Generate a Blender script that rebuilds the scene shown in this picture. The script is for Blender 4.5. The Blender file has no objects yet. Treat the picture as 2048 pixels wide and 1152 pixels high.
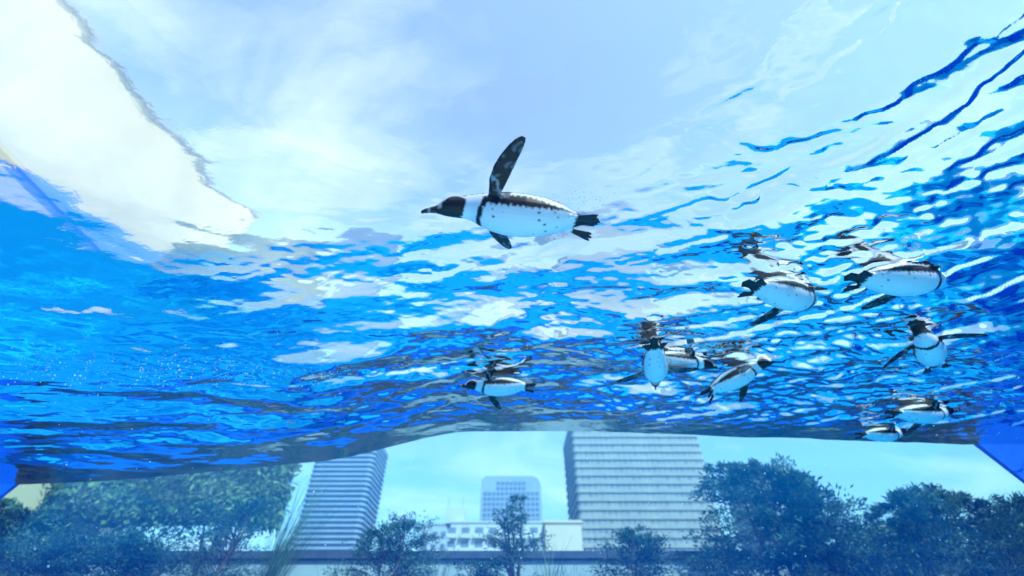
import bpy, bmesh, math, random
import numpy as np
from mathutils import Vector, Matrix, Euler, Quaternion
R = math.radians
scene = bpy.context.scene
col = scene.collection
random.seed(7)

# ------------------------------------------------------------------ camera
F_PX = 900.0                      # focal length in pixels of the 2048 px wide photograph
PITCH = 40.0
cam_d = bpy.data.cameras.new('camera')
cam_d.sensor_width = 36.0
cam_d.lens = 36.0 * F_PX / 2048.0
cam_d.clip_start = 0.02
cam_d.clip_end = 6000.0
cam_d.dof.use_dof = True
cam_d.dof.focus_distance = 2.2
cam_d.dof.aperture_fstop = cam_d.lens / 14.0      # an entrance pupil of about 14 mm
cam = bpy.data.objects.new('camera', cam_d)
cam.location = (0, 0, 0)
cam.rotation_euler = (R(90 + PITCH), 0, 0)
col.objects.link(cam)
scene.camera = cam
CP, SP = math.cos(R(PITCH)), math.sin(R(PITCH))
def ray(px, py):
    """direction of a pixel of the photograph, length 1 along the lens axis"""
    x = (px - 1024) / F_PX; v = (576 - py) / F_PX
    return Vector((x, CP - v * SP, SP + v * CP))
def at_y(px, py, Y):
    d = ray(px, py); return d * (Y / d.y)
def at_z(px, py, Z):
    d = ray(px, py); return d * (Z / d.z)

# ------------------------------------------------------------------ sky and sun
SKYX = 9.3
SUN_EL, SUN_AZ = R(47), R(145)      # azimuth clockwise from +Y
world = bpy.data.worlds.new('World'); scene.world = world; world.use_nodes = True
nt = world.node_tree; N = nt.nodes; L = nt.links
for n in list(N): N.remove(n)
out = N.new('ShaderNodeOutputWorld'); bg = N.new('ShaderNodeBackground')
sky = N.new('ShaderNodeTexSky'); sky.sky_type = 'NISHITA'; sky.sun_disc = False
sky.sun_elevation = SUN_EL; sky.sun_rotation = SUN_AZ
sky.air_density = 1.6; sky.dust_density = 1.6; sky.ozone_density = 0.5
tc = N.new('ShaderNodeTexCoord'); mp = N.new('ShaderNodeMapping'); mp.inputs['Scale'].default_value = (0.8, 1.3, 0.5)
mp.inputs['Rotation'].default_value = (0, 0, R(25)); mp.inputs['Location'].default_value = (SKYX, 1.3, 0)
no = N.new('ShaderNodeTexNoise'); no.inputs['Scale'].default_value = 1.7; no.inputs['Detail'].default_value = 6; no.inputs['Distortion'].default_value = 0.6
no.inputs['Roughness'].default_value = 0.55
rp = N.new('ShaderNodeValToRGB'); rp.color_ramp.elements[0].position = 0.50; rp.color_ramp.elements[1].position = 0.80
rp.color_ramp.elements[0].color = (0.14, 0.14, 0.14, 1); rp.color_ramp.elements[1].color = (1, 1, 1, 1)
mx = N.new('ShaderNodeMixRGB'); mx.inputs[2].default_value = (6.6, 6.9, 7.3, 1)
sx = N.new('ShaderNodeSeparateXYZ'); L.new(tc.outputs['Generated'], sx.inputs[0])
az = N.new('ShaderNodeMath'); az.operation = 'ABSOLUTE'; L.new(sx.outputs[2], az.inputs[0])
ad = N.new('ShaderNodeMath'); ad.operation = 'ADD'; L.new(az.outputs[0], ad.inputs[0]); ad.inputs[1].default_value = 0.22
dv = N.new('ShaderNodeVectorMath'); dv.operation = 'DIVIDE'; L.new(tc.outputs['Generated'], dv.inputs[0])
cb = N.new('ShaderNodeCombineXYZ'); [L.new(ad.outputs[0], cb.inputs[i]) for i in range(3)]; L.new(cb.outputs[0], dv.inputs[1])
L.new(dv.outputs[0], mp.inputs[0]); L.new(mp.outputs[0], no.inputs[0]); L.new(no.outputs[0], rp.inputs[0])
L.new(rp.outputs[0], mx.inputs[0]); tn = N.new('ShaderNodeMixRGB'); tn.blend_type = 'MULTIPLY'; tn.inputs[0].default_value = 1.0; tn.inputs[2].default_value = (0.86, 1.16, 1.38, 1)
L.new(sky.outputs[0], tn.inputs[1]); L.new(tn.outputs[0], mx.inputs[1]); L.new(mx.outputs[0], bg.inputs[0])
bg.inputs[1].default_value = 0.15
L.new(bg.outputs[0], out.inputs[0])

sun_d = bpy.data.lights.new('sun', 'SUN'); sun_d.energy = 5.0; sun_d.angle = R(0.53); sun_d.color = (1.0, 0.96, 0.90)
sun = bpy.data.objects.new('sun', sun_d); col.objects.link(sun)
to_sun = Vector((math.sin(SUN_AZ) * math.cos(SUN_EL), math.cos(SUN_AZ) * math.cos(SUN_EL), math.sin(SUN_EL)))
sun.rotation_euler = to_sun.to_track_quat('Z', 'Y').to_euler()
sun.location = (0, 0, 30)

vs = scene.view_settings
scene.display_settings.display_device = 'sRGB'
vs.view_transform = 'Standard'; vs.look = 'None'; vs.gamma = 1.0; vs.exposure = 0.60; vs.use_curve_mapping = False
cy = scene.cycles
cy.use_denoising = True
cy.max_bounces = 14; cy.transmission_bounces = 12; cy.glossy_bounces = 8; cy.diffuse_bounces = 4; cy.transparent_max_bounces = 16
cy.caustics_refractive = True; cy.caustics_reflective = True; cy.blur_glossy = 0.0

# ------------------------------------------------------------------ helpers
def tag(o, label=None, cat=None, group=None, kind=None):
    if label: o['label'] = label
    if cat: o['category'] = cat
    if group: o['group'] = group
    if kind: o['kind'] = kind
    return o
def mesh_obj(name, verts, faces, mat, parent=None, smooth=False):
    me = bpy.data.meshes.new(name); me.from_pydata([tuple(v) for v in verts], [], faces); me.update()
    if smooth: me.polygons.foreach_set('use_smooth', [True] * len(me.polygons))
    o = bpy.data.objects.new(name, me); col.objects.link(o)
    if mat: me.materials.append(mat)
    if parent: o.parent = parent
    return o
def empty(name, loc=(0, 0, 0)):
    o = bpy.data.objects.new(name, None); col.objects.link(o); o.location = loc; return o
class NT:
    def __init__(s, name):
        s.m = bpy.data.materials.new(name); s.m.use_nodes = True; s.t = s.m.node_tree
        for n in list(s.t.nodes): s.t.nodes.remove(n)
        s.out = s.n('ShaderNodeOutputMaterial')
    def n(s, kind, ins=None, **kw):
        nd = s.t.nodes.new(kind)
        for k, v in kw.items(): setattr(nd, k, v)
        for k, v in (ins or {}).items():
            if hasattr(v, 'node'): s.t.links.new(v, nd.inputs[k])
            else: nd.inputs[k].default_value = v
        return nd
    def link(s, a, b): s.t.links.new(a, b)
    def noise(s, scale, detail=4, rough=0.55, dist=0.0, vec=None, coord='Object'):
        if vec is None: vec = s.n('ShaderNodeTexCoord').outputs[coord]
        return s.n('ShaderNodeTexNoise', {'Vector': vec, 'Scale': scale, 'Detail': detail, 'Roughness': rough, 'Distortion': dist}).outputs[0]
    def ramp(s, fac, stops):
        r = s.n('ShaderNodeValToRGB', {'Fac': fac}); e = r.color_ramp.elements
        while len(e) < len(stops): e.new(0.5)
        for el, (p, c) in zip(e, stops):
            el.position = p; el.color = (c[0], c[1], c[2], 1)
        return r.outputs[0]
def plain(name, c1, c2=None, rough=0.6, scale=3.0, bump=0.0, spec=0.4, detail=5):
    t = NT(name)
    b = t.n('ShaderNodeBsdfPrincipled', {'Roughness': rough, 'Specular IOR Level': spec})
    if c2 is None: b.inputs['Base Color'].default_value = (*c1, 1)
    else:
        f = t.noise(scale, detail); t.link(t.ramp(f, [(0.32, c1), (0.68, c2)]), b.inputs['Base Color'])
        if bump:
            bp = t.n('ShaderNodeBump', {'Height': f, 'Strength': bump, 'Distance': 0.02}); t.link(bp.outputs[0], b.inputs['Normal'])
    t.link(b.outputs[0], t.out.inputs[0])
    return t.m
def box_vf(x0, x1, y0, y1, z0, z1):
    v = [(x, y, z) for z in (z0, z1) for y in (y0, y1) for x in (x0, x1)]
    f = [(0, 2, 3, 1), (4, 5, 7, 6), (0, 1, 5, 4), (2, 6, 7, 3), (0, 4, 6, 2), (1, 3, 7, 5)]
    return v, f
def box(name, x0, x1, y0, y1, z0, z1, mat, parent=None):
    return mesh_obj(name, *box_vf(x0, x1, y0, y1, z0, z1), mat, parent)

# ------------------------------------------------------------------ the pool
H = 1.9            # mean water level above the lens
WALL_Y = 4.6       # inner face of the acrylic window
XL, XR, YB, ZF = -6.3, 6.4, -6.0, -1.3

# paint
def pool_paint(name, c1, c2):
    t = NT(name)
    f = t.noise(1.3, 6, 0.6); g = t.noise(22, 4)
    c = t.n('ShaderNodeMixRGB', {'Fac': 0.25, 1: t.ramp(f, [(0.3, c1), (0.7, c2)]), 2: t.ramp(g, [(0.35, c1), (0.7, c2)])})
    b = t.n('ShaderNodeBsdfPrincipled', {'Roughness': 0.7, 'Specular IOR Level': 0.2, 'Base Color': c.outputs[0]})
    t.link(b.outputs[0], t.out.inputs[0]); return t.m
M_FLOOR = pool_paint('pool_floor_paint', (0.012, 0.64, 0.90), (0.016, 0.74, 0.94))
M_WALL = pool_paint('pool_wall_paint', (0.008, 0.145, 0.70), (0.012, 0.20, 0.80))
M_SILLWALL_SHADE = pool_paint('pool_sill_wall_shade', (0.008, 0.44, 0.86), (0.012, 0.56, 0.92))  # mid-blue painted in for the shaded tones that break up the lit floor
pool = empty('pool_basin', (0, 0, ZF))
tag(pool, 'deep blue painted pool basin with pale blue floor and long clear window', 'pool')
def part(name, x0, x1, y0, y1, z0, z1, mat, parent=pool):
    o = box(name, x0, x1, y0, y1, z0 - ZF, z1 - ZF, mat, parent); return o
WT = 0.4
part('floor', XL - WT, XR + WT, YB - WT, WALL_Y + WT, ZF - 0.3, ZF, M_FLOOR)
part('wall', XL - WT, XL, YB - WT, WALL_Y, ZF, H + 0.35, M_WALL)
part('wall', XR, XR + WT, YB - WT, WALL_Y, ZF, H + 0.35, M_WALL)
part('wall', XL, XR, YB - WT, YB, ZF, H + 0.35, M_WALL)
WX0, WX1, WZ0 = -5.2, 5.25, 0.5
part('wall', XL, XR, WALL_Y, WALL_Y + WT, ZF, WZ0, M_SILLWALL_SHADE)
def cheek(xa_lo, xa_hi, xb):
    q = [(xa_lo, WZ0), (xb, WZ0), (xb, H + 0.15), (xa_hi, H + 0.15)]; k = (WALL_Y + WT + 0.02) / WALL_Y      # splayed reveal
    v = [(x, WALL_Y, z - ZF) for x, z in q] + [(x * (k if i in (0, 3) else 1), WALL_Y + WT, z - ZF) for i, (x, z) in enumerate(q)]
    mesh_obj('wall', v, [(0, 1, 2, 3), (7, 6, 5, 4), (0, 4, 5, 1), (1, 5, 6, 2), (2, 6, 7, 3), (3, 7, 4, 0)], M_WALL, pool)
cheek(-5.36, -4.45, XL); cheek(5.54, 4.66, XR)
part('bounce_panel', -2.3, 2.3, -4.0, 1.8, ZF - 0.05, ZF + 0.02, plain('pale_bounce_panel', (0.70, 0.74, 0.74), (0.78, 0.81, 0.80), 0.5, 2.0))  # unseen pale panel, added to bounce neutral light onto the penguins' bellies
part('reflection_ledge', XL, XR, WALL_Y + WT + 0.11, 5.95, -0.3, 0.46, M_WALL)  # unseen ledge, added so the surface reflections turn blue
def acrylic():
    t = NT('acrylic')
    tr = t.n('ShaderNodeBsdfTransparent', {'Color': (0.84, 0.96, 0.99, 1)})
    df = t.n('ShaderNodeBsdfDiffuse', {'Color': (0.0, 0.32, 0.85, 1)})  # blue veil: haze of the water put into the pane's colour
    tl = t.n('ShaderNodeBsdfTranslucent', {'Color': (0.0, 0.32, 0.85, 1)})
    ms = t.n('ShaderNodeMixShader', {0: 0.6}); t.link(df.outputs[0], ms.inputs[1]); t.link(tl.outputs[0], ms.inputs[2])
    m2 = t.n('ShaderNodeMixShader', {0: 0.13}); t.link(tr.outputs[0], m2.inputs[1]); t.link(ms.outputs[0], m2.inputs[2])
    gl = t.n('ShaderNodeBsdfGlossy', {'Roughness': 0.02}); fr = t.n('ShaderNodeFresnel', {'IOR': 1.1})
    m3 = t.n('ShaderNodeMixShader', {0: 0.015}); t.link(m2.outputs[0], m3.inputs[1]); t.link(gl.outputs[0], m3.inputs[2])
    t.link(m3.outputs[0], t.out.inputs[0]); return t.m
M_ACR = acrylic()
part('window_pane', XL + 0.02, XR - 0.02, WALL_Y + WT + 0.004, WALL_Y + WT + 0.10, WZ0 - 0.3, H + 0.25, M_ACR)

# ------------------------------------------------------------------ water
def ocean(n, size, seed, kmin, kmax, power, theta0, spread, dirs=1.0):
    """random sea surface of unit slope variance on a periodic square"""
    rng = np.random.default_rng(seed)
    k1 = np.fft.fftfreq(n, size / n) * 2 * np.pi
    KX, KY = np.meshgrid(k1, k1, indexing='xy')
    K = np.hypot(KX, KY); K[0, 0] = 1
    th = np.arctan2(KY, KX) - theta0
    S = K ** power * np.exp(-(kmin / K) ** 4) * np.exp(-(K / kmax) ** 2) * (np.abs(np.cos(th)) ** spread + 0.06)
    S[0, 0] = 0
    F = S * (rng.normal(size=(n, n)) + 1j * rng.normal(size=(n, n)))
    h = np.fft.ifft2(F).real
    gx, gy = np.gradient(h, size / n)
    return h / math.sqrt((gx ** 2 + gy ** 2).mean())
def sample(field, size, x, y):
    n = field.shape[0]
    fx = (x / size * n) % n; fy = (y / size * n) % n
    i = np.floor(fx).astype(int); j = np.floor(fy).astype(int); u = fx - i; v = fy - j
    i %= n; j %= n; i1 = (i + 1) % n; j1 = (j + 1) % n
    return (field[j, i] * (1 - u) + field[j, i1] * u) * (1 - v) + (field[j1, i] * (1 - u) + field[j1, i1] * u) * v
def sstep(a, b, x):
    t = np.clip((x - a) / (b - a), 0, 1); return t * t * (3 - 2 * t)
OC_SZ, OC_N = 13.0, 1024
oc_long = ocean(OC_N, OC_SZ, 3, 2.2, 9, -2.0, R(80), 3)
oc_mid = ocean(OC_N, OC_SZ, 11, 7, 45, -2.2, R(86), 2.5)
oc_diag = ocean(OC_N, OC_SZ, 5, 6, 60, -2.0, R(90), 5)
oc_fine = ocean(OC_N, OC_SZ / 2, 23, 28, 260, -2.1, R(97), 2.0)
oc_s1 = ocean(OC_N, OC_SZ, 31, 7, 50, -2.2, R(90), 6)
oc_s2 = ocean(OC_N, OC_SZ, 37, 4, 26, -2.3, R(92), 5)
def water_z(x, y):
    far = sstep(1.0, 3.2, y); left = sstep(-0.4, -2.0, x); right = sstep(0.3, 1.7, x); near_mid = sstep(1.6, 0.5, np.hypot(x, y - 0.9))
    # slosh across the basin: highest over the middle, lower along both side walls
    amp = np.where(x < 0, 0.32, 0.22) * (1 - np.where(x < 0, 0.5, 0.68) * sstep(1.4, 4.6, y))
    z = -amp * (1 - np.cos(np.clip(x / 5.2, -1, 1) * np.pi))
    dy = np.maximum(0, y - 0.2)
    z = z - 0.060 * left * dy * dy / (dy + 0.8)
    swell = z; calm = 1 - 0.8 * sstep(3.9, 4.6, y)
    z = sample(oc_long, OC_SZ, x, y) * (0.040 + 0.02 * far)
    z = z + sample(oc_mid, OC_SZ, x + 0.25 * np.sin(y * 1.3), y + 0.2 * np.sin(x * 1.1)) * (0.02 + 0.085 * far + 0.045 * right) * (1 - 0.2 * left)
    rr = np.hypot(x, y + 0.2); ta = np.arctan2(x, y + 0.2) * 1.5          # wavelets run outward in rings from the middle of the basin
    z = z + sample(oc_diag, OC_SZ, ta, rr) * (0.008 + 0.085 * right + 0.02 * far)
    z = z + sample(oc_fine, OC_SZ / 2, x, y) * (0.005 + 0.115 * right + 0.055 * far) * (1 - 0.4 * left)
    # steep narrow fronts between smooth patches
    f1 = sample(oc_s1, OC_SZ, ta + 4.0, rr + 0.08 * np.sin(ta * 3.0)); f2 = sample(oc_s2, OC_SZ, x, y + 0.12 * np.sin(x * 1.7))
    ragged = sample(oc_fine, OC_SZ / 2, x + 1.7, y + 0.9)
    f1 = f1 + 1.1 * ragged; f2 = f2 + 0.9 * ragged
    lg = sample(oc_long, OC_SZ, x * 1.7 + 3.1, y * 1.7) * 9.0
    patchy = sstep(-0.9, 1.0, lg)
    z = z + np.tanh(f1 / (0.013 + 0.008 * patchy)) * (0.15 + 0.85 * patchy) * 0.0056 * (0.07 + 0.93 * right)
    f3 = sample(oc_s1, OC_SZ, ta * 1.5 + 9.0, rr * 1.9 + 2.0) + 0.8 * ragged
    z = z + np.tanh(f3 / 0.016) * sstep(0.6, -0.8, lg) * 0.0070 * (0.05 + 0.95 * right)
    z = z + np.tanh(f2 / 0.025) * (0.35 + 0.65 * patchy) * 0.0070 * (0.08 + 0.92 * far) * (1 - 0.4 * left)
    return H + swell + z * calm
def build_water():
    m = 0.15
    xs = np.concatenate([[XL - m], np.linspace(XL, XR, 1080), [XR + m]])
    ys = np.concatenate([[YB - m], np.linspace(YB, -0.4, 90, endpoint=False), np.linspace(-0.4, WALL_Y + 0.01, 470)])
    X, Y = np.meshgrid(xs, ys); Z = water_z(X, Y)
    nx, ny = len(xs), len(ys)
    top = np.stack([X, Y, Z], -1).reshape(-1, 3)
    idx = np.arange(nx * ny).reshape(ny, nx)
    quads = np.stack([idx[:-1, :-1], idx[:-1, 1:], idx[1:, 1:], idx[1:, :-1]], -1).reshape(-1, 4)
    # skirt and bottom close the body of water behind the painted walls
    loop = list(idx[0, :]) + list(idx[1:, -1]) + list(idx[-1, ::-1][1:]) + list(idx[::-1, 0][1:-1])
    loop = np.array(loop); nb = len(loop)
    low = top[loop].copy(); low[:, 2] = ZF - 0.15
    base = nx * ny
    verts = np.concatenate([top, low])
    a = np.arange(nb); b = (a + 1) % nb
    sk = np.stack([loop[a], base + a, base + b, loop[b]], -1)
    me = bpy.data.meshes.new('water')
    nq = len(quads) + len(sk)
    loops = np.concatenate([quads.ravel(), sk.ravel(), np.arange(base + nb - 1, base - 1, -1)]).astype(np.int32)
    me.vertices.add(len(verts)); me.vertices.foreach_set('co', verts.astype(np.float32).ravel())
    me.loops.add(len(loops)); me.loops.foreach_set('vertex_index', loops)
    me.polygons.add(nq + 1); me.polygons.foreach_set('loop_start', (np.arange(nq + 1) * 4).astype(np.int32))
    me.update(calc_edges=True)
    faces = range(nq + 1)
    sm = np.zeros(len(faces), bool); sm[:len(quads)] = True
    me.polygons.foreach_set('use_smooth', sm)
    at = me.attributes.new('skirt', 'FLOAT', 'FACE')
    v = np.ones(len(faces), np.float32); v[:len(quads)] = 0
    at.data.foreach_set('value', v)
    o = bpy.data.objects.new('water', me); col.objects.link(o); tag(o, kind='structure')
    se = me.attributes.new('sharp_edge', 'BOOLEAN', 'EDGE')
    ev = np.zeros(len(me.edges) * 2, np.int32); me.edges.foreach_get('vertices', ev); ev = ev.reshape(-1, 2)
    onl = np.zeros(len(verts), bool); onl[loop] = True; onl[base:] = True
    se.data.foreach_set('value', (onl[ev[:, 0]] & onl[ev[:, 1]]))
    t = NT('pool_water')
    tcn = t.n('ShaderNodeTexCoord')
    mpn = t.n('ShaderNodeMapping', {'Vector': tcn.outputs['Object'], 'Scale': (1.0, 1.6, 1.0)})
    nz = t.noise(26, 3, 0.5, 0.4, mpn.outputs[0])
    bp = t.n('ShaderNodeBump', {'Height': nz, 'Strength': 0.12, 'Distance': 0.004})
    # part of the light is bent by the ripples, part goes straight on; beyond the critical angle all of it is mirrored
    rf = t.n('ShaderNodeBsdfRefraction', {'IOR': 1.333, 'Roughness': 0.0, 'Normal': bp.outputs[0]})
    tr = t.n('ShaderNodeBsdfTransparent')
    gs = t.n('ShaderNodeBsdfGlossy', {'Roughness': 0.0, 'Normal': bp.outputs[0]})
    fr = t.n('ShaderNodeFresnel', {'IOR': 1.333, 'Normal': bp.outputs[0]})
    m1 = t.n('ShaderNodeMixShader', {0: 0.45}); t.link(rf.outputs[0], m1.inputs[1]); t.link(tr.outputs[0], m1.inputs[2])
    m2 = t.n('ShaderNodeMixShader', {0: fr.outputs[0]}); t.link(m1.outputs[0], m2.inputs[1]); t.link(gs.outputs[0], m2.inputs[2])
    aa = t.n('ShaderNodeAttribute', attribute_name='skirt')
    mxs = t.n('ShaderNodeMixShader', {0: aa.outputs['Fac']})
    t.link(m2.outputs[0], mxs.inputs[1]); t.link(tr.outputs[0], mxs.inputs[2]); t.link(mxs.outputs[0], t.out.inputs[0])
    ab = t.n('ShaderNodeVolumeAbsorption', {'Color': (0.0, 0.86, 1.0, 1), 'Density': 0.065})
    t.link(ab.outputs[0], t.out.inputs['Volume'])
    me.materials.append(t.m)
    return o
water = build_water()


# ------------------------------------------------------------------ ground, terrace
tag(box('ground', -3000, 3000, -3000, 3000, -46, -45, plain('asphalt', (0.05, 0.05, 0.05), (0.08, 0.08, 0.08))), kind='structure')
TZ = 0.2
M_DECK = plain('terrace_concrete', (0.30, 0.29, 0.27), (0.40, 0.39, 0.36), 0.85, 2.0)
deck = tag(box('terrace', -16, 16, 5.955, 8.6, -45, TZ, M_DECK), kind='structure')
tag(box('terrace', -40, XL - WT - 0.004, -30, 4.2, -44.9, 1.2, M_DECK), kind='structure')
M_SOIL = plain('planter_soil', (0.035, 0.03, 0.02), (0.06, 0.05, 0.035), 0.95, 8)
tag(box('planting_bed', -12, 12, 5.97, 7.7, TZ - 0.1, TZ + 0.12, M_SOIL), kind='structure')
M_CREAM = plain('cream_render', (0.74, 0.58, 0.34), (0.86, 0.71, 0.46), 0.8, 0.45)
M_GREYTRIM = plain('grey_trim', (0.30, 0.32, 0.36), (0.40, 0.42, 0.46), 0.5, 3)
pw = empty('parapet_wall', (0, 8.1, TZ)); tag(pw, 'low pale terrace parapet with dark coping behind the shrubs', 'parapet')
PZ = 1.26
box('wall_panel', -15, 15, -0.10, 0.10, 0, PZ - TZ, plain('parapet_paint', (0.30, 0.38, 0.38), (0.38, 0.46, 0.45), 0.8, 2), pw)
box('coping', -15.02, 15.02, -0.16, 0.16, PZ - TZ + 0.0, PZ - TZ + 0.10, plain('coping_metal', (0.05, 0.06, 0.08), (0.08, 0.09, 0.11), 0.4, 4), pw)

# the pool house beside the basin
bh = empty('pool_house', (-8.6, 0, 1.2)); tag(bh, 'tall cream rendered building with grey coping rising beside the pool', 'building')
BH_TOP = 5.4
box('wall', -9, 0, -14, 11.0, -46, BH_TOP, M_CREAM, bh)
box('coping', -9.2, 0.08, -14.2, 11.08, BH_TOP, BH_TOP + 0.09, M_GREYTRIM, bh)
# ------------------------------------------------------------------ city
M_TOWER_DARK = plain('hazed_tower_glass', (0.13, 0.19, 0.29), (0.16, 0.22, 0.33), 0.25, 0.05)  # lightened toward the sky: distance haze painted into the glass
M_TOWER_SLAB = plain('hazed_tower_slab', (0.25, 0.33, 0.44), (0.31, 0.39, 0.49), 0.7, 0.05)  # slab tone also carries painted distance haze, so bands stay faint
def office_glass():
    t = NT('beige_tower_glass'); co = t.n('ShaderNodeTexCoord')
    sp = t.n('ShaderNodeSeparateXYZ', {0: co.outputs['Object']}); cv = t.n('ShaderNodeCombineXYZ', {0: sp.outputs[0], 1: sp.outputs[2]})
    br = t.n('ShaderNodeTexBrick', {'Vector': cv.outputs[0], 'Color1': (0.20, 0.22, 0.24, 1), 'Color2': (0.32, 0.32, 0.30, 1), 'Mortar': (0.36, 0.35, 0.31, 1), 'Scale': 1.0, 'Mortar Size': 0.25, 'Brick Width': 2.4, 'Row Height': 3.4, 'Bias': -0.2}, offset=0.0)
    b = t.n('ShaderNodeBsdfPrincipled', {'Base Color': br.outputs[0], 'Roughness': 0.35}); t.link(b.outputs[0], t.out.inputs[0]); return t.m
M_BEIGE_DARK = office_glass()
M_BEIGE = plain('beige_band', (0.28, 0.29, 0.27), (0.36, 0.36, 0.32), 0.7, 0.1)
M_WHITEB = plain('hazed_white_cladding', (0.46, 0.49, 0.52), (0.52, 0.55, 0.57), 0.7, 0.2)  # white dulled toward the sky tone, haze mixed into the colour
M_CREAMB = plain('cream_cladding', (0.56, 0.50, 0.40), (0.62, 0.55, 0.44), 0.8, 0.2)
M_WIN = plain('window_glass', (0.14, 0.18, 0.24), (0.20, 0.24, 0.30), 0.2, 0.3)
GZ = -45.0
def shared(name, me, parent, loc, scale=(1, 1, 1)):
    o = bpy.data.objects.new(name, me); col.objects.link(o); o.parent = parent; o.location = loc; o.scale = scale; return o
def rounded_plan(w, d, r, n=5):
    pts = []
    for cx, cy, a0 in ((w / 2 - r, -d / 2 + r, -90), (w / 2 - r, d / 2 - r, 0), (-w / 2 + r, d / 2 - r, 90), (-w / 2 + r, -d / 2 + r, 180)):
        for i in range(n + 1):
            a = R(a0 + 90 * i / n); pts.append((cx + r * math.cos(a), cy + r * math.sin(a)))
    return pts
def prism(pts, z0, z1):
    n = len(pts); v = [(x, y, z0) for x, y in pts] + [(x, y, z1) for x, y in pts]
    f = [tuple(range(n - 1, -1, -1)), tuple(range(n, 2 * n))] + [(i, (i + 1) % n, n + (i + 1) % n, n + i) for i in range(n)]
    return v, f
def banded_tower(name, label, X0, X1, Yf, depth, ztop, floor_h, slab_h, proud, mcore, mslab, r=1.0, zlow=5.0, piers=0, crown=None):
    w = X1 - X0
    root = empty(name, ((X0 + X1) / 2, Yf + depth / 2, GZ)); tag(root, label, 'tower', 'high rise towers beyond the terrace')
    mesh_obj('core', *prism(rounded_plan(w, depth, r), 0, ztop - GZ), mcore, root)
    me = None; z = ztop - slab_h * 1.6; k = 0
    while z > zlow:
        if me is None:
            o = mesh_obj('floor_band', *prism(rounded_plan(w + 2 * proud, depth + 2 * proud, r + proud), 0, slab_h), mslab, root); me = o.data
            o.location = (0, 0, z - GZ)
        else: shared('floor_band', me, root, (0, 0, z - GZ))
        z -= floor_h
    o = mesh_obj('roof_slab', *prism(rounded_plan(w + 2.2 * proud, depth + 2.2 * proud, r + proud), 0, slab_h * 1.5), mslab, root); o.location = (0, 0, ztop - GZ)
    if piers:
        pv = box_vf(-0.35, 0.35, -0.5, 0.0, zlow - GZ, ztop - GZ - 0.01); pm = None
        for i in range(piers):
            x = -w / 2 + r + (w - 2 * r) * i / (piers - 1)
            if pm is None: pm = mesh_obj('pier', *pv, mslab, root); pm.location = (x, -depth / 2 - 0.01, 0)
            else: shared('pier', pm.data, root, (x, -depth / 2 - 0.01, 0))
    return root
def px_span(px0, px1, py, Y):
    a, b = at_y(px0, py, Y), at_y(px1, py, Y); return a.x, b.x, a.z
x0, x1, z = px_span(640, 752, 887, 300)
banded_tower('residential_tower', 'slender blue tower of stacked balcony bands seen left of the rounded block', x0, x1, 300, 34, z + 2, 3.0, 1.15, 1.1, M_TOWER_DARK, M_TOWER_SLAB, 3)
x0, x1, z = px_span(1142, 1388, 850, 200)
banded_tower('office_tower', 'broad beige banded tower beyond the parapet', x0, x1, 200, 36, z, 3.4, 1.5, 0.5, M_BEIGE_DARK, M_BEIGE, 1.0, piers=0)
x0, x1, z = px_span(1490, 1610, 945, 260)
banded_tower('curved_tower', 'pale banded tower with rounded corners half hidden behind the tall tree', x0, x1, 260, 40, z, 3.3, 1.4, 0.9, M_TOWER_DARK, M_BEIGE, 12)
# tower with chamfered shoulders
x0, x1, z = px_span(963, 1081, 952, 350)
w = x1 - x0
rt = empty('rounded_tower', ((x0 + x1) / 2, 350, GZ)); tag(rt, 'dark blue gridded tower with rounded top corners standing between the other towers', 'tower', 'high rise towers beyond the terrace')
hz = z - GZ
prof = [(-w / 2, 0), (w / 2, 0), (w / 2, hz - 7)] + [(w / 2 - 7 + 7 * math.cos(R(a)), hz - 7 + 7 * math.sin(R(a))) for a in (25, 50, 75, 90)] + [(-w / 2 + 3, hz), (-w / 2, hz - 3)]
n = len(prof)
mesh_obj('core', [(x, 0, zz) for x, zz in prof] + [(x, 30, zz) for x, zz in prof], [tuple(range(n)), tuple(range(2 * n - 1, n - 1, -1))] + [(i, n + i, n + (i + 1) % n, (i + 1) % n) for i in range(n)], M_TOWER_SLAB, rt)
wm = None
for fz in range(14):
    for k in range(13):
        x = -w / 2 + 3.2 + (w - 6.4) * k / 12; zz = hz - 6.5 - fz * 3.6
        if fz < 2 and (k < 3 or k > 9): continue
        if wm is None: o = mesh_obj('window', *box_vf(-1.2, 1.2, -0.15, 0.0, 0, 2.3), M_TOWER_DARK, rt); wm = o.data; o.location = (x, -0.01, zz)
        else: shared('window', wm, rt, (x, -0.01, zz))
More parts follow.
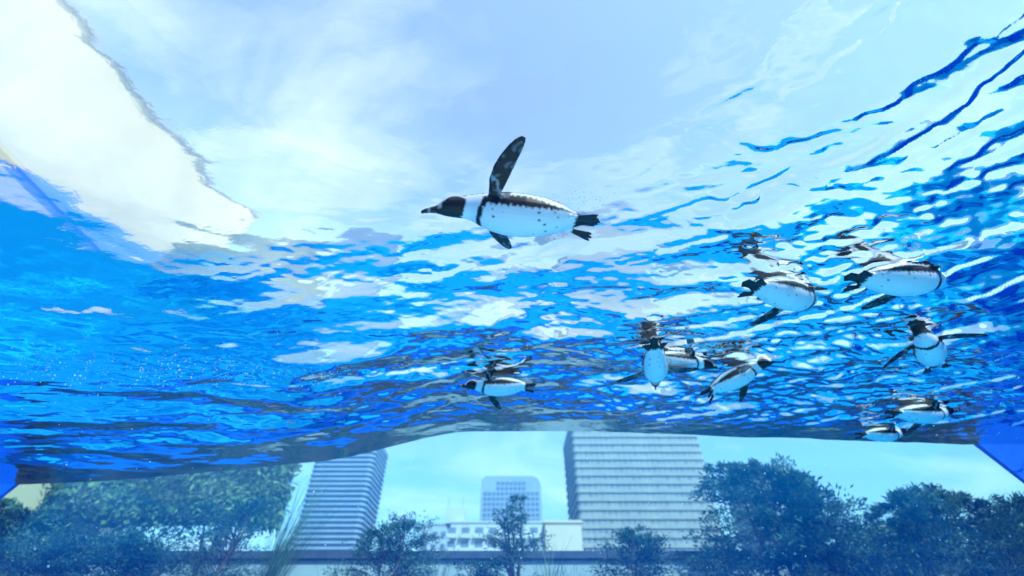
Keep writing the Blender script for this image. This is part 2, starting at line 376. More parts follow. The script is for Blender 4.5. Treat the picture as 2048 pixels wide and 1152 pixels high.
# white apartment block with stepped roof
def block(name, label, px0, px1, py, Y, depth, mat, cols=0, rows=0, wsz=(1.6, 1.1), step=(2.6, 3.0), top_off=1.6, rail=False, cat='building', group=None):
    x0, x1, z = px_span(px0, px1, py, Y); w = x1 - x0
    root = empty(name, ((x0 + x1) / 2, Y, GZ)); tag(root, label, cat, group)
    box('wall', -w / 2, w / 2, 0, depth, 0, z - GZ, mat, root)
    box('roof_edge', -w / 2 - 0.2, w / 2 + 0.2, -0.2, depth + 0.2, z - GZ, z - GZ + 0.4, mat, root)
    wmesh = None
    for r_ in range(rows):
        for c in range(cols):
            x = (c - (cols - 1) / 2) * step[0]; zz = z - GZ - top_off - r_ * step[1] - wsz[1]
            if wmesh is None: o = mesh_obj('window', *box_vf(-wsz[0] / 2, wsz[0] / 2, -0.12, 0, 0, wsz[1]), M_WIN, root); wmesh = o.data; o.location = (x, -0.005, zz)
            else: shared('window', wmesh, root, (x, -0.005, zz))
            if rail: 
                if r_ == 0 and c == 0: rl = mesh_obj('balcony', *box_vf(-wsz[0] / 2 - 0.3, wsz[0] / 2 + 0.3, -0.9, 0, -0.9, -0.05), mat, root); rlm = rl.data; rl.location = (x, -0.01, zz)
                else: shared('balcony', rlm, root, (x, -0.01, zz))
    return root
ap = block('apartment_block', 'white apartment block with rows of dark windows behind the parapet', 902, 1098, 1046, 110, 14, M_WHITEB, 8, 5, (1.7, 1.3), (3.0, 2.7), 0.9, True)
a0, a1, az = px_span(896, 932, 1024, 116)
rh = box('roof_house', a0 - ap.location.x, a1 - ap.location.x, 2, 8, at_y(902, 1046, 110).z - GZ + 0.4, az - GZ, M_WHITEB, ap)
for dx in (0.3, 3.6): box('antenna', a0 - ap.location.x + dx, a0 - ap.location.x + dx + 0.16, 3, 3.16, az - GZ, az - GZ + 2.6, M_GREYTRIM, rh)
block('plain_block', 'low pale blue grey building with blank side wall next to white apartments', 842, 900, 1050, 135, 14, plain('grey_cladding', (0.36, 0.42, 0.48), (0.42, 0.47, 0.53), 0.8, 0.2), 3, 4, (1.2, 1.2), (2.4, 3.0))
block('cream_block', 'plain cream low building in front of the broad beige tower', 1090, 1162, 1046, 80, 10, M_CREAMB, 0, 0)

# ------------------------------------------------------------------ planting
def leaf_material(name, c1, c2, c3):
    t = NT(name)
    oi = t.n('ShaderNodeAttribute', attribute_name='tint')
    c = t.ramp(oi.outputs['Fac'], [(0.0, c1), (0.55, c2), (1.0, c3)])
    d = t.n('ShaderNodeBsdfPrincipled', {'Base Color': c, 'Roughness': 0.5, 'Specular IOR Level': 0.35})
    tl = t.n('ShaderNodeBsdfTranslucent', {'Color': c})
    m = t.n('ShaderNodeMixShader', {0: 0.28}); t.link(d.outputs[0], m.inputs[1]); t.link(tl.outputs[0], m.inputs[2])
    t.link(m.outputs[0], t.out.inputs[0]); return t.m
M_LEAF = leaf_material('shrub_leaves', (0.012, 0.050, 0.028), (0.030, 0.10, 0.050), (0.09, 0.18, 0.07))
M_LEAF2 = leaf_material('tree_leaves', (0.012, 0.042, 0.032), (0.035, 0.10, 0.055), (0.14, 0.24, 0.10))
M_CREEPER = leaf_material('creeper_leaves', (0.04, 0.10, 0.04), (0.15, 0.25, 0.08), (0.42, 0.48, 0.18))
M_BLADE = leaf_material('grass_blades', (0.04, 0.10, 0.05), (0.08, 0.17, 0.07), (0.30, 0.36, 0.16))
M_BARK = plain('bark', (0.07, 0.05, 0.035), (0.12, 0.09, 0.06), 0.9, 12)
def tube(path, radii, n=6):
    v, f = [], []
    for i, p in enumerate(path):
        p = Vector(p)
        d = (Vector(path[min(i + 1, len(path) - 1)]) - Vector(path[max(i - 1, 0)])).normalized()
        a = d.orthogonal().normalized(); b = d.cross(a)
        for k in range(n):
            an = 2 * math.pi * k / n; v.append(p + (a * math.cos(an) + b * math.sin(an)) * radii[i])
    for i in range(len(path) - 1):
        for k in range(n):
            f.append((i * n + k, i * n + (k + 1) % n, (i + 1) * n + (k + 1) % n, (i + 1) * n + k))
    return v, f
def merge(parts):
    V, F = [], []
    for v, f in parts:
        b = len(V); V += list(v); F += [tuple(i + b for i in q) for q in f]
    return V, F
def leaves_mesh(name, C, D, ln, wd, mat, parent, rng, tint):
    """C centres, D directions (n,3); one folded leaf of two triangles each"""
    n = len(C)
    D = D / np.linalg.norm(D, axis=1, keepdims=True)
    r = rng.normal(size=(n, 3)); S = np.cross(D, r); S /= np.linalg.norm(S, axis=1, keepdims=True) + 1e-9
    l = (ln * (0.6 + 0.8 * rng.random(n)))[:, None]; w = (wd * (0.7 + 0.6 * rng.random(n)))[:, None]
    v = np.stack([C, C + D * l * 0.45 + S * w, C + D * l, C + D * l * 0.45 - S * w], 1).reshape(-1, 3)
    me = bpy.data.meshes.new(name)
    me.vertices.add(4 * n); me.vertices.foreach_set('co', v.ravel().astype(np.float32))
    me.loops.add(4 * n); me.loops.foreach_set('vertex_index', np.arange(4 * n, dtype=np.int32))
    me.polygons.add(n); me.polygons.foreach_set('loop_start', np.arange(0, 4 * n, 4, dtype=np.int32))
    me.update(); me.validate()
    a = me.attributes.new('tint', 'FLOAT', 'FACE'); a.data.foreach_set('value', np.clip(tint, 0, 1).astype(np.float32))
    o = bpy.data.objects.new(name, me); col.objects.link(o); me.materials.append(mat); o.parent = parent
    return o
def woody(name, label, base, height, width, seed, twigs=90, per=60, leaf=(0.045, 0.007), mat=M_LEAF, stems=3, lean=0.0, cat='shrub', droop=0.1, group='shrubs in the terrace bed', low=0.12, flat=1.0, wind=0.0):
    rng = np.random.default_rng(seed); rd = random.Random(seed)
    root = empty(name, base); tag(root, label, cat, group)
    bits = []; C, D, T = [], [], []
    stem_paths = []
    for s in range(stems):
        a = rd.uniform(0, 6.28); sp = width * 0.28 * (0 if stems == 1 else rd.uniform(0.4, 1))
        p = Vector((0.03 * math.cos(a), 0.03 * math.sin(a), -0.05)); path = [p.copy()]; hh = height * rd.uniform(0.72, 0.95)
        for i in range(1, 8):
            f = i / 7
            path.append(Vector((sp * math.cos(a) * f ** 0.8 + lean * f + rd.uniform(-1, 1) * 0.02 * height, sp * math.sin(a) * f ** 0.8 + rd.uniform(-1, 1) * 0.02 * height, hh * f)))
        r0 = 0.012 + 0.014 * height
        bits.append(tube(path, [r0 * (1 - 0.85 * i / 7) for i in range(8)], 6)); stem_paths.append((path, hh))
    for k in range(twigs):
        path, hh = stem_paths[k % stems]
        f = low + (1 - low) * rd.random() ** 0.8
        i = min(int(f * 7), 6); p = path[i].lerp(path[i + 1], f * 7 - i)
        a = rd.uniform(0, 6.28)
        env = math.sin(math.pi * min(1, 0.22 + 0.78 * f)) ** 0.7
        reach = width * 0.5 * env * rd.uniform(0.35, 1.1) + 0.05
        d = Vector((math.cos(a) + wind, math.sin(a) * flat, rd.uniform(0.15, 0.9))).normalized()
        e = p + d * reach; mid = p.lerp(e, 0.55) + Vector((0, 0, 0.08 * reach)); e.z -= droop * reach
        bits.append(tube([p, mid, e], [0.006, 0.004, 0.0015], 3))
        m = int(per * (0.6 + 0.8 * rd.random()))
        u = 0.25 + 0.75 * rng.random(m) ** 0.6
        P = np.array(p)[None] * ((1 - u) ** 2)[:, None] + 2 * (u * (1 - u))[:, None] * np.array(mid)[None] + (u ** 2)[:, None] * np.array(e)[None]
        jit = rng.normal(size=(m, 3)) * np.array([1.0, 1.0, 0.55])[None] * (0.022 + 0.055 * reach)
        C.append(P + jit); dd = np.array(d)[None] * 0.9 + rng.normal(size=(m, 3)) * 0.6; D.append(dd)
        T.append(np.full(m, rd.random() * 0.75) + rng.random(m) * 0.3)
    mesh_obj('trunk', *merge(bits), M_BARK, root, True)
    leaves_mesh('crown', np.concatenate(C), np.concatenate(D), leaf[0], leaf[1], mat, root, rng, np.concatenate(T))
    return root
def shrub_at(px, top_py, px_w, Y, seed, label, name='terrace_shrub', **kw):
    top = at_y(px, top_py, Y); wdt = px_w / F_PX * (Y / ray(px, top_py + 60).y)
    return woody(name, label, (top.x, Y, TZ + 0.1), top.z - TZ - 0.1, wdt, seed, **kw)
shrub_at(790, 1008, 200, 6.83, 41, 'rounded green shrub in front of the slender blue tower', twigs=130, per=70, low=0.05)
shrub_at(1036, 975, 150, 6.86, 42, 'airy open shrub with thin stems in front of the rounded tower', twigs=80, per=48, stems=4)
shrub_at(1235, 1022, 190, 6.80, 43, 'small leafy shrub at the foot of the broad beige tower', twigs=120, per=60, low=0.05)
shrub_at(1500, 900, 270, 7.00, 44, 'tall dense dark tree standing between beige and curved towers', 'terrace_tree', cat='tree', mat=M_LEAF2, twigs=150, per=120, stems=4, leaf=(0.075, 0.013), group='trees in the terrace bed', low=0.05)
shrub_at(1600, 1000, 200, 6.83, 45, 'bushy shrub filling in under the tall dense tree', mat=M_LEAF2, twigs=130, per=70, low=0.05)
shrub_at(1755, 985, 230, 7.00, 46, 'spreading tree with open twigs right beside the tall dense tree', 'terrace_tree', cat='tree', mat=M_LEAF2, twigs=105, per=100, leaf=(0.075, 0.011), stems=5, group='trees in the terrace bed', low=0.05, wind=-0.3)
shrub_at(1850, 958, 260, 7.20, 47, 'windswept dark tree taller than its open neighbour at the window end', 'terrace_tree', cat='tree', mat=M_LEAF2, twigs=130, per=110, leaf=(0.075, 0.011), stems=5, group='trees in the terrace bed', low=0.05, wind=0.3)
shrub_at(1985, 985, 170, 7.10, 48, 'wispy tree with feathery twigs by the end wall of the window', 'terrace_tree', cat='tree', mat=M_LEAF2, twigs=80, per=90, leaf=(0.075, 0.010), stems=5, group='trees in the terrace bed', low=0.1)
shrub_at(480, 950, 230, 6.92, 49, 'feathery shrub beside the long grass clump', twigs=140, per=58, stems=4, leaf=(0.05, 0.006))
shrub_at(330, 1050, 240, 6.74, 50, 'low sprawling shrub beneath the planted canopy edge', twigs=200, per=70, low=0.05, stems=5)
shrub_at(130, 1060, 260, 6.71, 51, 'dark low shrub in the bed corner under the planted canopy', mat=M_LEAF2, twigs=240, per=85, low=0.02, stems=6)
shrub_at(50, 985, 260, 6.9, 56, 'tall leafy dark shrub against the pool house wall', mat=M_LEAF2, twigs=170, per=90, low=0.03, stems=5, leaf=(0.07, 0.012))
shrub_at(1420, 1060, 160, 6.71, 52, 'low dark shrub at the foot of the tall dense tree', mat=M_LEAF2, twigs=100, per=60, low=0.03)
shrub_at(1700, 1090, 240, 6.68, 53, 'low wide shrub below the open twigged tree', mat=M_LEAF2, twigs=120, per=60, low=0.03, stems=5)
shrub_at(1930, 1085, 240, 6.68, 54, 'low wide shrub below the wispy end tree', mat=M_LEAF2, twigs=120, per=60, low=0.03, stems=5)
shrub_at(960, 1085, 110, 6.71, 55, 'tiny ground shrub between the rounded and airy shrubs', twigs=60, per=40, low=0.05)
def grass_clump(label, px, top_py, Y, n, seed, spread=0.5, bw=0.006, mat=M_BLADE, lean=0.0):
    rd = random.Random(seed); top = at_y(px, top_py, Y); h = top.z - TZ
    root = empty('grass_clump', (top.x, Y, TZ + 0.08)); tag(root, label, 'grass clump', 'grass clumps in the terrace bed')
    V, F, T = [], [], []
    for i in range(n):
        a = rd.uniform(0, 6.28); L_ = h * rd.uniform(0.55, 1.1); out = spread * L_ * rd.uniform(0.1, 1.0); t_ = rd.random()
        bx, by = rd.gauss(0, 0.05), rd.gauss(0, 0.05); s = Vector((-math.sin(a), math.cos(a), 0)) * bw * rd.uniform(0.6, 1.3)
        b0 = len(V)
        for k in range(5):
            f = k / 4; p = Vector((bx + math.cos(a) * out * f ** 1.8 + lean * L_ * f ** 1.5, by + math.sin(a) * out * f ** 1.8, L_ * (f - 0.18 * f ** 3 * spread)))
            V += [p - s * (1 - f * 0.9), p + s * (1 - f * 0.9)]
        for k in range(4): F.append((b0 + 2 * k, b0 + 2 * k + 1, b0 + 2 * k + 3, b0 + 2 * k + 2)); T.append(t_)
    o = mesh_obj('blades', V, F, mat, root); at = o.data.attributes.new('tint', 'FLOAT', 'FACE'); at.data.foreach_set('value', T)
    return root
grass_clump('tall clump of long fine grass arching before the slender blue tower', 590, 955, 6.65, 260, 1, 0.42, 0.005, lean=0.22)
grass_clump('short bright grass tuft at the foot of the rounded shrub', 690, 1095, 6.53, 60, 2, 0.6)
grass_clump('bright grass tuft growing by the tiny ground shrub', 880, 1075, 6.53, 70, 3, 0.6)
grass_clump('spiky dark tuft right of the airy open shrub', 1095, 1090, 6.53, 40, 4, 0.5, 0.010)
grass_clump('pale grass tuft beside the small leafy shrub', 1140, 1110, 6.50, 50, 5, 0.6)
grass_clump('sparse grass tuft under the low sprawling shrub', 420, 1085, 6.53, 60, 6, 0.8)

# planted canopy: a flat roof on posts overgrown with creeper
cn = at_y(548, 888, 9.0)
canopy = empty('planted_canopy', (0, 9.0, TZ)); tag(canopy, 'flat terrace canopy overgrown with yellow green creeper', 'canopy')
CX0, CX1, CZ0, CZ1 = -17.0, cn.x - 0.05, at_y(400, 1030, 9.0).z - TZ, 4.3 - TZ
box('roof_slab', CX0, CX1 - 0.1, 0, 1.3, CZ0 + 0.1, CZ1 - 0.1, M_GREYTRIM, canopy)
for xx in (-16.0, -12.0, -8.0, CX1 - 0.6): box('post', xx - 0.09, xx + 0.09, 0.4, 0.58, -TZ, CZ0 + 0.099, M_GREYTRIM, canopy)
rng = np.random.default_rng(9)
n = 30000
cx_ = CX0 + (CX1 - CX0) * rng.random(n); cz_ = CZ0 + (CZ1 - CZ0) * rng.random(n)
prn = 0.5 + 0.5 * np.sin(cx_ * 1.9 + 2.1 * np.sin(cz_ * 2.3)) * np.sin(cz_ * 3.1 + cx_ * 0.8)
cy_ = -0.05 - 0.50 * prn ** 2 * rng.random(n)
D = np.stack([rng.normal(size=n) * 0.7, -0.5 + rng.normal(size=n) * 0.4, -0.6 + rng.normal(size=n) * 0.5], 1)
ne = 4500      # the end of the slab and its lower edge are overgrown too
cx_[:ne] = CX1 - 0.05 + 0.2 * rng.random(ne) * prn[:ne]; cy_[:ne] = -0.1 + 1.5 * rng.random(ne)
cz_[ne:ne + 3500] = CZ0 + 0.12 - 0.30 * rng.random(3500) ** 2; cy_[ne:ne + 3500] = -0.15 + 1.4 * rng.random(3500)
leaves_mesh('creeper', np.stack([cx_, cy_, cz_], 1), D, 0.085 * np.where(rng.random(n) < 0.35, 1.9, 0.9), 0.026 * np.where(rng.random(n) < 0.35, 1.6, 0.9), M_CREEPER, canopy, rng, 0.15 + 0.7 * prn * rng.random(n) + 0.15 * rng.random(n))

# ------------------------------------------------------------------ penguins
def penguin_material():
    t = NT('penguin_plumage')
    a = t.n('ShaderNodeAttribute', attribute_name='plumage')
    nz = t.noise(160, 3); mp_ = t.n('ShaderNodeMapping', {'Vector': t.n('ShaderNodeTexCoord').outputs['Object'], 'Scale': (1, 0.25, 1)})
    fz = t.noise(140, 4, 0.6, 0.0, mp_.outputs[0])
    c = t.n('ShaderNodeMixRGB', {'Fac': 0.16, 1: a.outputs['Color'], 2: t.ramp(fz, [(0.3, (0.01, 0.01, 0.012)), (0.7, (0.9, 0.9, 0.9))])}, blend_type='SOFT_LIGHT')
    bp = t.n('ShaderNodeBump', {'Height': fz, 'Strength': 0.25, 'Distance': 0.002})
    b = t.n('ShaderNodeBsdfPrincipled', {'Base Color': c.outputs[0], 'Roughness': 0.42, 'Specular IOR Level': 0.35, 'Normal': bp.outputs[0]})
    t.link(b.outputs[0], t.out.inputs[0]); return t.m
M_PENGUIN = penguin_material()
BODY = [(-0.335, 0.000, 0.030, 0.008), (-0.30, 0.000, 0.034, 0.014), (-0.255, 0.000, 0.050, 0.034), (-0.20, 0.000, 0.076, 0.062), (-0.12, -0.003, 0.097, 0.085),
        (-0.03, -0.006, 0.108, 0.098), (0.06, -0.006, 0.106, 0.097), (0.125, -0.003, 0.094, 0.087), (0.175, 0.002, 0.077, 0.074), (0.215, 0.008, 0.060, 0.062),
        (0.25, 0.013, 0.051, 0.055), (0.285, 0.017, 0.049, 0.053), (0.318, 0.017, 0.046, 0.048), (0.345, 0.012, 0.037, 0.038), (0.366, 0.006, 0.024, 0.026),
        (0.385, 0.002, 0.0135, 0.019), (0.41, -0.001, 0.010, 0.016), (0.435, -0.006, 0.008, 0.012), (0.452, -0.013, 0.006, 0.008)]
def ring_loft(secs, n=20):
    """secs: (centre, side axis, up axis, half width, half height)"""
    V, F = [], []
    for c, sx, up, w, h in secs:
        for k in range(n):
            a = 2 * math.pi * k / n; V.append(Vector(c) + Vector(sx) * (w * math.cos(a)) + Vector(up) * (h * math.sin(a)))
    m = len(secs)
    for i in range(m - 1):
        for k in range(n): F.append((i * n + k, i * n + (k + 1) % n, (i + 1) * n + (k + 1) % n, (i + 1) * n + k))
    F.append(tuple(range(n - 1, -1, -1))); F.append(tuple(range((m - 1) * n, m * n)))
    return V, F
FLIP = [(0.0, 0.018, 0.018, 0.0), (0.03, 0.025, 0.014, 0.004), (0.07, 0.034, 0.011, 0.010), (0.12, 0.037, 0.009, 0.010), (0.17, 0.034, 0.008, 0.004), (0.215, 0.028, 0.007, -0.006), (0.245, 0.020, 0.0065, -0.014), (0.262, 0.009, 0.006, -0.020)]
def flipper_frame(side, d, twist):
    d = Vector(d).normalized()
    fwd = Vector((0, 1, 0)); ch = (fwd - d * fwd.dot(d)).normalized()      # leading edge direction
    ch = Quaternion(d, twist) @ ch
    nrm = d.cross(ch) * (-1 if side < 0 else 1)
    return d, ch, nrm
def penguin(label, pos, fwd, up, fl, fr, head=(0, 0), voxel=0.006, scale=0.86, seed=0, feet=0.0, twist=(0, 0)):
    """fl, fr: directions of the two flippers in the bird's own axes (x right, y forward, z back side); head: (yaw, pitch)"""
    secs = [((0, y, z), (1, 0, 0), (0, 0, 1), w, h) for y, z, w, h in BODY]
    bits = [ring_loft(secs, 28)]
    frames = []
    for side, d, tw in ((-1, fl, twist[0]), (1, fr, twist[1])):
        d, ch, nr = flipper_frame(side, d, tw); root = Vector((side * 0.080, 0.118, 0.022))
        frames.append((root, d, ch, nr))
        bits.append(ring_loft([(root + d * (u * 1.15 - 0.01) + ch * (off), ch, nr, w * 1.18, h) for u, w, h, off in FLIP], 16))
    # webbed feet trailing beside the tail
    for side in (-1, 1):
        r = Vector((side * 0.048, -0.235, -0.022)); d = Vector((side * 0.22, -1, -0.12 + feet)).normalized(); sx = Vector((1, 0, 0)); upv = sx.cross(d).normalized()
        bits.append(ring_loft([(r, sx, upv, 0.016, 0.014), (r + d * 0.035, sx, upv, 0.014, 0.012), (r + d * 0.06, sx, upv, 0.022, 0.010), (r + d * 0.105, sx, upv, 0.036, 0.008), (r + d * 0.112, sx, upv, 0.034, 0.006)], 12))
        for k in (-1, 0, 1):
            e = r + d * (0.128 if k == 0 else 0.122) + sx * (k * 0.028); b_ = r + d * 0.07 + sx * (k * 0.012)
            bits.append(ring_loft([(b_, sx, upv, 0.009, 0.009), (b_.lerp(e, 0.7), sx, upv, 0.008, 0.008), (e, sx, upv, 0.006, 0.006)], 8))
    # stiff tail feathers
    for k in (-2, -1, 0, 1, 2):
        e = Vector((k * 0.017, -0.385 + 0.010 * abs(k), 0.004)); b_ = Vector((k * 0.008, -0.29, 0.0))
        bits.append(ring_loft([(b_, (1, 0, 0), (0, 0, 1), 0.010, 0.008), (b_.lerp(e, 0.6), (1, 0, 0), (0, 0, 1), 0.010, 0.007), (e, (1, 0, 0), (0, 0, 1), 0.006, 0.006)], 8))
    V, F = merge(bits)
    me0 = bpy.data.meshes.new('penguin_base'); me0.from_pydata([tuple(v) for v in V], [], F); me0.update()
    tmp = bpy.data.objects.new('penguin_base', me0); col.objects.link(tmp)
    rm = tmp.modifiers.new('r', 'REMESH'); rm.mode = 'VOXEL'; rm.voxel_size = voxel; rm.use_smooth_shade = True
    sm = tmp.modifiers.new('s', 'SMOOTH'); sm.factor = 0.5; sm.iterations = 3
    dg = bpy.context.evaluated_depsgraph_get()
    me = bpy.data.meshes.new_from_object(tmp.evaluated_get(dg)); me.name = 'penguin'
    bpy.data.objects.remove(tmp); bpy.data.meshes.remove(me0)
    nv = len(me.vertices); co = np.zeros(nv * 3, np.float32); me.vertices.foreach_get('co', co); co = co.reshape(-1, 3).astype(float)
    # plumage
    rng = np.random.default_rng(100 + seed)
    x, y, z = co[:, 0], co[:, 1], co[:, 2]
    ys = np.array([b[0] for b in BODY]); zc = np.interp(y, ys, [b[1] for b in BODY]); wv = np.interp(y, ys, [b[2] for b in BODY]); hv = np.interp(y, ys, [b[3] for b in BODY])
    phi = np.degrees(np.arctan2(np.abs(x) / wv, -(z - zc) / hv))       # 0 at the belly, 180 at the back
    jag = (np.sin(y * 230 + x * 90) + np.sin(y * 410 + 1.3 + z * 150) * 0.7) * 2.2 + rng.normal(size=nv) * 2.0
    p = phi + jag
    W = np.array([0.82, 0.82, 0.80]); K = np.array([0.012, 0.013, 0.018]); BK = np.array([0.035, 0.037, 0.045])
    colr = np.tile(W, (nv, 1))
    back = (p > 128 - 12 * sstep(-0.1, -0.25, y)); colr[back] = BK
    bw = 15 * sstep(-0.27, -0.02, y) * (1 - 0.25 * sstep(0.10, 0.17, y)) + 2.5
    bc = 92 - 6 * sstep(0.0, -0.2, y)
    yb = y + jag * 0.0012
    band = (np.abs(p - bc) < bw) & (yb < 0.165) & (y > -0.26)
    chest = (np.abs(yb - (0.150 + 0.028 * (1 - (np.clip(phi, 0, 95) / 95) ** 2))) < 0.0125) & (phi < 102)
    colr[band | chest] = K
    colr[(yb > 0.185) & (p > 138)] = BK
    hd = yb > 0.262 - 0.020 * np.sin(np.radians(np.clip(phi, 0, 180))); colr[hd] = K
    # the white line that loops from the brow behind the cheek
    brow = (y > 0.235) & (y < 0.352) & (np.abs(phi - (112 + 26 * np.sin((y - 0.25) / 0.10 * 3.0))) < 8); colr[brow & hd] = W * 0.9
    colr[(y > 0.352) & (y < 0.372) & (phi > 60) & (phi < 125)] = (0.55, 0.40, 0.38)
    colr[(y > 0.376)] = (0.03, 0.03, 0.035); colr[(y > 0.408) & (y < 0.420)] = (0.30, 0.30, 0.31)
    colr[y < -0.262 + 0.006 * np.sin(x * 300)] = K * 1.3
    for i in range(26):
        sy, sp = rng.uniform(-0.2, 0.12), rng.uniform(-70, 70); a = math.radians(sp)
        sx = math.sin(a) * np.interp(sy, ys, [b[2] for b in BODY]); sz = -math.cos(a) * np.interp(sy, ys, [b[3] for b in BODY])
        dd = ((x - sx) ** 2 + ((y - sy) * 0.7) ** 2 + (z - sz) ** 2); colr[dd < rng.uniform(0.0030, 0.0058) ** 2] = K
    for (root, d, ch, nr) in frames:
        q = co - np.array(root); u = q @ np.array(d); c = q @ np.array(ch); tn = q @ np.array(nr)
        inn = (u > 0.012) & (u < 0.32) & (np.abs(c) < 0.066) & (np.abs(tn) < 0.03)
        colr[inn] = K * 1.2
        nb_ = np.sin(u * 46 + 1.0 + seed + 2.2 * np.sin(c * 60 + seed)) * np.sin(c * 95 + u * 30 + seed * 2.1 + 1.7 * np.sin(u * 71)) + rng.normal(size=nv) * 0.16
        blot = (nb_ > 0.52) & (u > 0.03)
        edge = (c < -0.020 + 0.02 * np.sin(u * 20)) & (np.sin(u * 38 + seed) > 0.35)
        colr[inn & (tn < 0.004) & (blot | edge)] = (0.13, 0.14, 0.155)
        colr[inn & (np.abs(u - 0.055 - c * 0.8 - 0.008 * np.sin(c * 120)) < 0.008 + 0.004 * np.sin(c * 210 + seed)) & (tn < 0.006)] = (0.32, 0.33, 0.34)
    # soften the edges by one averaging pass over the mesh edges
    ed = np.zeros(len(me.edges) * 2, np.int32); me.edges.foreach_get('vertices', ed); ed = ed.reshape(-1, 2)
    acc = colr * 2.0; cnt = np.full(nv, 2.0)
    np.add.at(acc, ed[:, 0], colr[ed[:, 1]]); np.add.at(acc, ed[:, 1], colr[ed[:, 0]]); np.add.at(cnt, ed[:, 0], 1); np.add.at(cnt, ed[:, 1], 1)
    colr = acc / cnt[:, None]
    at = me.attributes.new('plumage', 'FLOAT_COLOR', 'POINT')
    at.data.foreach_set('color', np.concatenate([colr, np.ones((nv, 1))], 1).astype(np.float32).ravel())
    # turn the head on the neck
    t_ = sstep(0.16, 0.29, y); yaw, pit = math.radians(head[0]), math.radians(head[1])
    piv = np.array([0, 0.20, 0.004]); q = co - piv
    notfl = np.ones(nv, bool)
    for (root, d, ch, nr) in frames:
        uu = (co - np.array(root)); u = uu @ np.array(d); notfl &= ~((u > 0.02) & (np.abs(uu @ np.array(ch)) < 0.062) & (np.abs(uu @ np.array(nr)) < 0.03))
    cyw, syw = np.cos(yaw * t_), np.sin(yaw * t_); cpt, spt = np.cos(pit * t_), np.sin(pit * t_)
    qx = q[:, 0] * cyw + q[:, 1] * syw; qy = -q[:, 0] * syw + q[:, 1] * cyw; qz = q[:, 2]
    qy2 = qy * cpt - qz * spt; qz2 = qy * spt + qz * cpt
    newco = np.stack([qx, qy2, qz2], 1) + piv
    co = np.where(((y > 0.16) & notfl)[:, None], newco, co)
    me.vertices.foreach_set('co', co.astype(np.float32).ravel()); me.update()
    me.materials.clear(); me.materials.append(M_PENGUIN)
    me.polygons.foreach_set('use_smooth', [True] * len(me.polygons))
    o = bpy.data.objects.new('penguin', me); col.objects.link(o)
    f = Vector(fwd).normalized(); u_ = Vector(up); rt_ = f.cross(u_).normalized(); u_ = rt_.cross(f)
    o.matrix_world = Matrix.Translation(Vector(pos)) @ Matrix((rt_, f, u_)).transposed().to_4x4() @ Matrix.Scale(scale, 4)
    tag(o, label, 'penguin', 'penguins swimming in the pool')
    # eyes
    for s in (-1, 1):
        e = np.array([s * 0.0405, 0.325, 0.024]) - piv
        ex = e[0] * math.cos(yaw) + e[1] * math.sin(yaw); ey = -e[0] * math.sin(yaw) + e[1] * math.cos(yaw)
        ey2 = ey * math.cos(pit) - e[2] * math.sin(pit); ez = ey * math.sin(pit) + e[2] * math.cos(pit)
        c = np.array([ex, ey2, ez]) + piv
        eo = bpy.data.objects.new('eye', EYE); col.objects.link(eo); eo.parent = o; eo.location = c
    return o
bm = bmesh.new(); bmesh.ops.create_icosphere(bm, subdivisions=2, radius=0.0062); EYE = bpy.data.meshes.new('eye'); bm.to_mesh(EYE); bm.free()
EYE.materials.append(plain('eye', (0.02, 0.012, 0.01), rough=0.08))
def wz(x, y): return float(water_z(np.array([x]), np.array([y]))[0])
def surface_point(px, py, below=0.0):
    d = ray(px, py); t_ = 2.0
    for _ in range(40):
        p = d * t_; t_ += (wz(p.x, p.y) - below - p.z) / d.z * 0.7
    return d * t_
UP = (0, 0, 1)
# the bird that glides over the lens
P1 = ray(1036, 428) * 1.76
penguin('large penguin gliding alone in open water with one flipper raised, belly seen', P1, (-1, -0.06, 0.09), (0, -0.24, 1), (-0.72, -0.32, 0.66), (0.9, -0.22, 0.02), head=(0, -8), voxel=0.0042, seed=1, scale=0.84)
penguin('penguin at the surface whose tail trails over white glare, flipper reaching toward its neighbour', surface_point(1572, 588, 0.05), (0.93, 0.38, 0.06), (0, 0.0, 1), (-0.9, -0.55, -0.35), (0.35, 0.95, -0.15), head=(0, 34), seed=2, scale=0.92)
penguin('penguin at the surface with its forward flipper held up, leading the pair', surface_point(1805, 558, 0.05), (1, 0.08, 0.03), UP, (-0.72, -0.72, -0.20), (0.5, 0.80, 0.15), head=(0, 34), seed=3, scale=0.92)
penguin('penguin swimming away with dark tail up, blue lit belly and flippers spread wide', surface_point(1310, 730, 0.16), (0.25, 1, -0.10), UP, (-0.95, -0.1, -0.35), (0.95, 0.0, -0.15), head=(0, 10), seed=4, scale=0.85)
penguin('penguin floating side on, tucked behind the one with spread flippers', surface_point(1356, 722, 0.05), (1, 0.15, -0.05), UP, (-0.6, -0.3, 0.8), (0.6, -0.3, 0.8), head=(0, -6), seed=5, scale=0.78)
penguin('penguin with upright white necked head, climbing beside the spread flipper bird', surface_point(1470, 755, 0.10), (0.85, -0.35, 0.30), UP, (-0.7, -0.45, -0.5), (0.85, -0.35, -0.5), head=(10, -12), seed=6, scale=0.80, feet=-0.5)
penguin('penguin floating breast on with head above water and both flippers out', surface_point(1858, 700, 0.05), (-0.66, -0.74, 0.02), UP, (-0.98, 0, -0.30), (0.98, 0, -0.38), head=(0, 62), seed=7, scale=0.80)
penguin('lone penguin floating near the reflected shrubs with one flipper lifted', surface_point(1000, 772, 0.09), (-1, 0.05, 0.0), UP, (-0.35, -0.3, 0.9), (0.8, -0.3, -0.5), head=(0, 4), seed=8, scale=0.80)
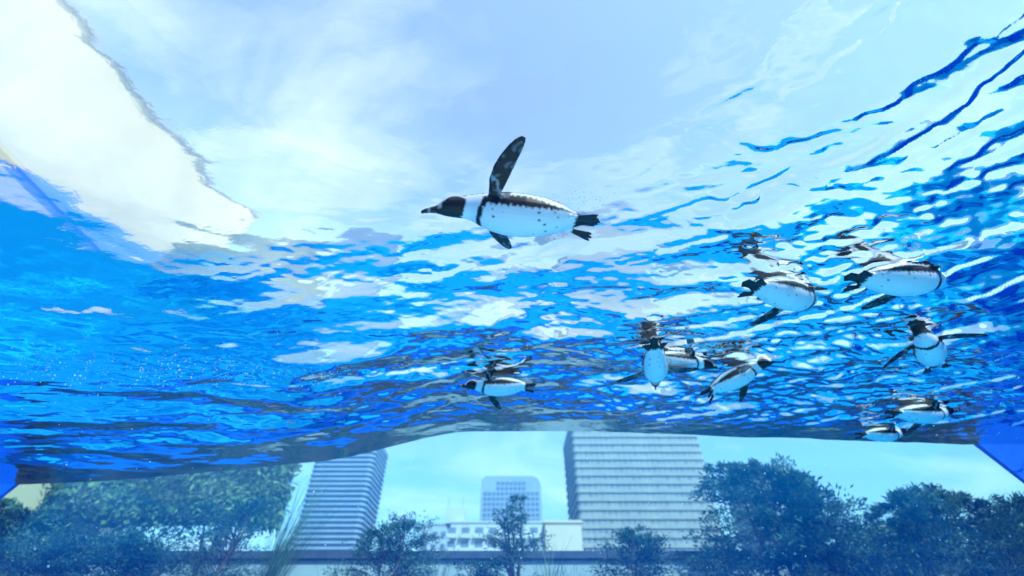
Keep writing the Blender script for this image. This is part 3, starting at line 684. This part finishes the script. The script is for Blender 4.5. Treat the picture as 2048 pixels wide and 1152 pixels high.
penguin('penguin with sunlit white flank floating near the end of the window', surface_point(1842, 826, 0.07), (1, 0.05, 0.0), UP, (-0.8, -0.4, -0.5), (0.7, -0.6, 0.4), head=(0, 12), seed=9, scale=0.86)
penguin('small far penguin floating right at the window waterline', surface_point(1764, 868, 0.06), (1, 0.02, 0.0), UP, (-0.8, -0.5, 0.3), (0.7, -0.6, 0.4), head=(0, 14), seed=10, scale=0.70)

# ------------------------------------------------------------------ bubbles and specks drifting in the water
rng = np.random.default_rng(77)
bm = bmesh.new(); bmesh.ops.create_icosphere(bm, subdivisions=1, radius=1.0); bm.verts.ensure_lookup_table()
IV = np.array([v.co[:] for v in bm.verts]); IF = [tuple(v.index for v in f.verts) for f in bm.faces]; bm.free()
tb = NT('air_bubble'); tb.link(tb.n('ShaderNodeBsdfGlass', {'IOR': 0.75, 'Roughness': 0.0}).outputs[0], tb.out.inputs[0]); M_AIR = tb.m
M_BUB = plain('pale_speck', (0.80, 0.84, 0.86), rough=0.3, spec=0.6)
def bubbles(name, label, pts, radii, mat=None):
    V, F = [], []
    for p, r in zip(pts, radii):
        b = len(V); V += (IV * r + np.array(p)).tolist(); F += [tuple(i + b for i in f) for f in IF]
    return tag(mesh_obj(name, V, F, mat or M_BUB, None, True), label, 'bubbles', None, 'stuff')
pts = [ray(px, py) * t for px, py, t in zip(rng.normal(1170, 34, 46), rng.normal(398, 13, 46), rng.uniform(1.65, 2.0, 46))]
bubbles('bubble_trail', 'loose trail of small bubbles behind the large gliding penguin', pts, rng.uniform(0.0010, 0.0036, 46), M_AIR)
pts, rr = [], []
for i in range(260):
    px = rng.uniform(0, 700); py = 742 + 0.02 * px + rng.normal(0, 16); p = surface_point(px, py, abs(rng.normal(0.04, 0.03)))
    pts.append(p); rr.append(rng.uniform(0.0015, 0.0050))
bubbles('bubble_streak', 'drifting line of fine bubbles below the ruffled surface', pts, rr)
pts = [ray(px, py) * t for px, py, t in zip(rng.uniform(0, 2048, 300), rng.uniform(620, 1150, 300), rng.uniform(1.2, 3.6, 300))]
bubbles('drifting_specks', 'tiny pale specks drifting through the water', pts, rng.uniform(0.0007, 0.0028, 300))
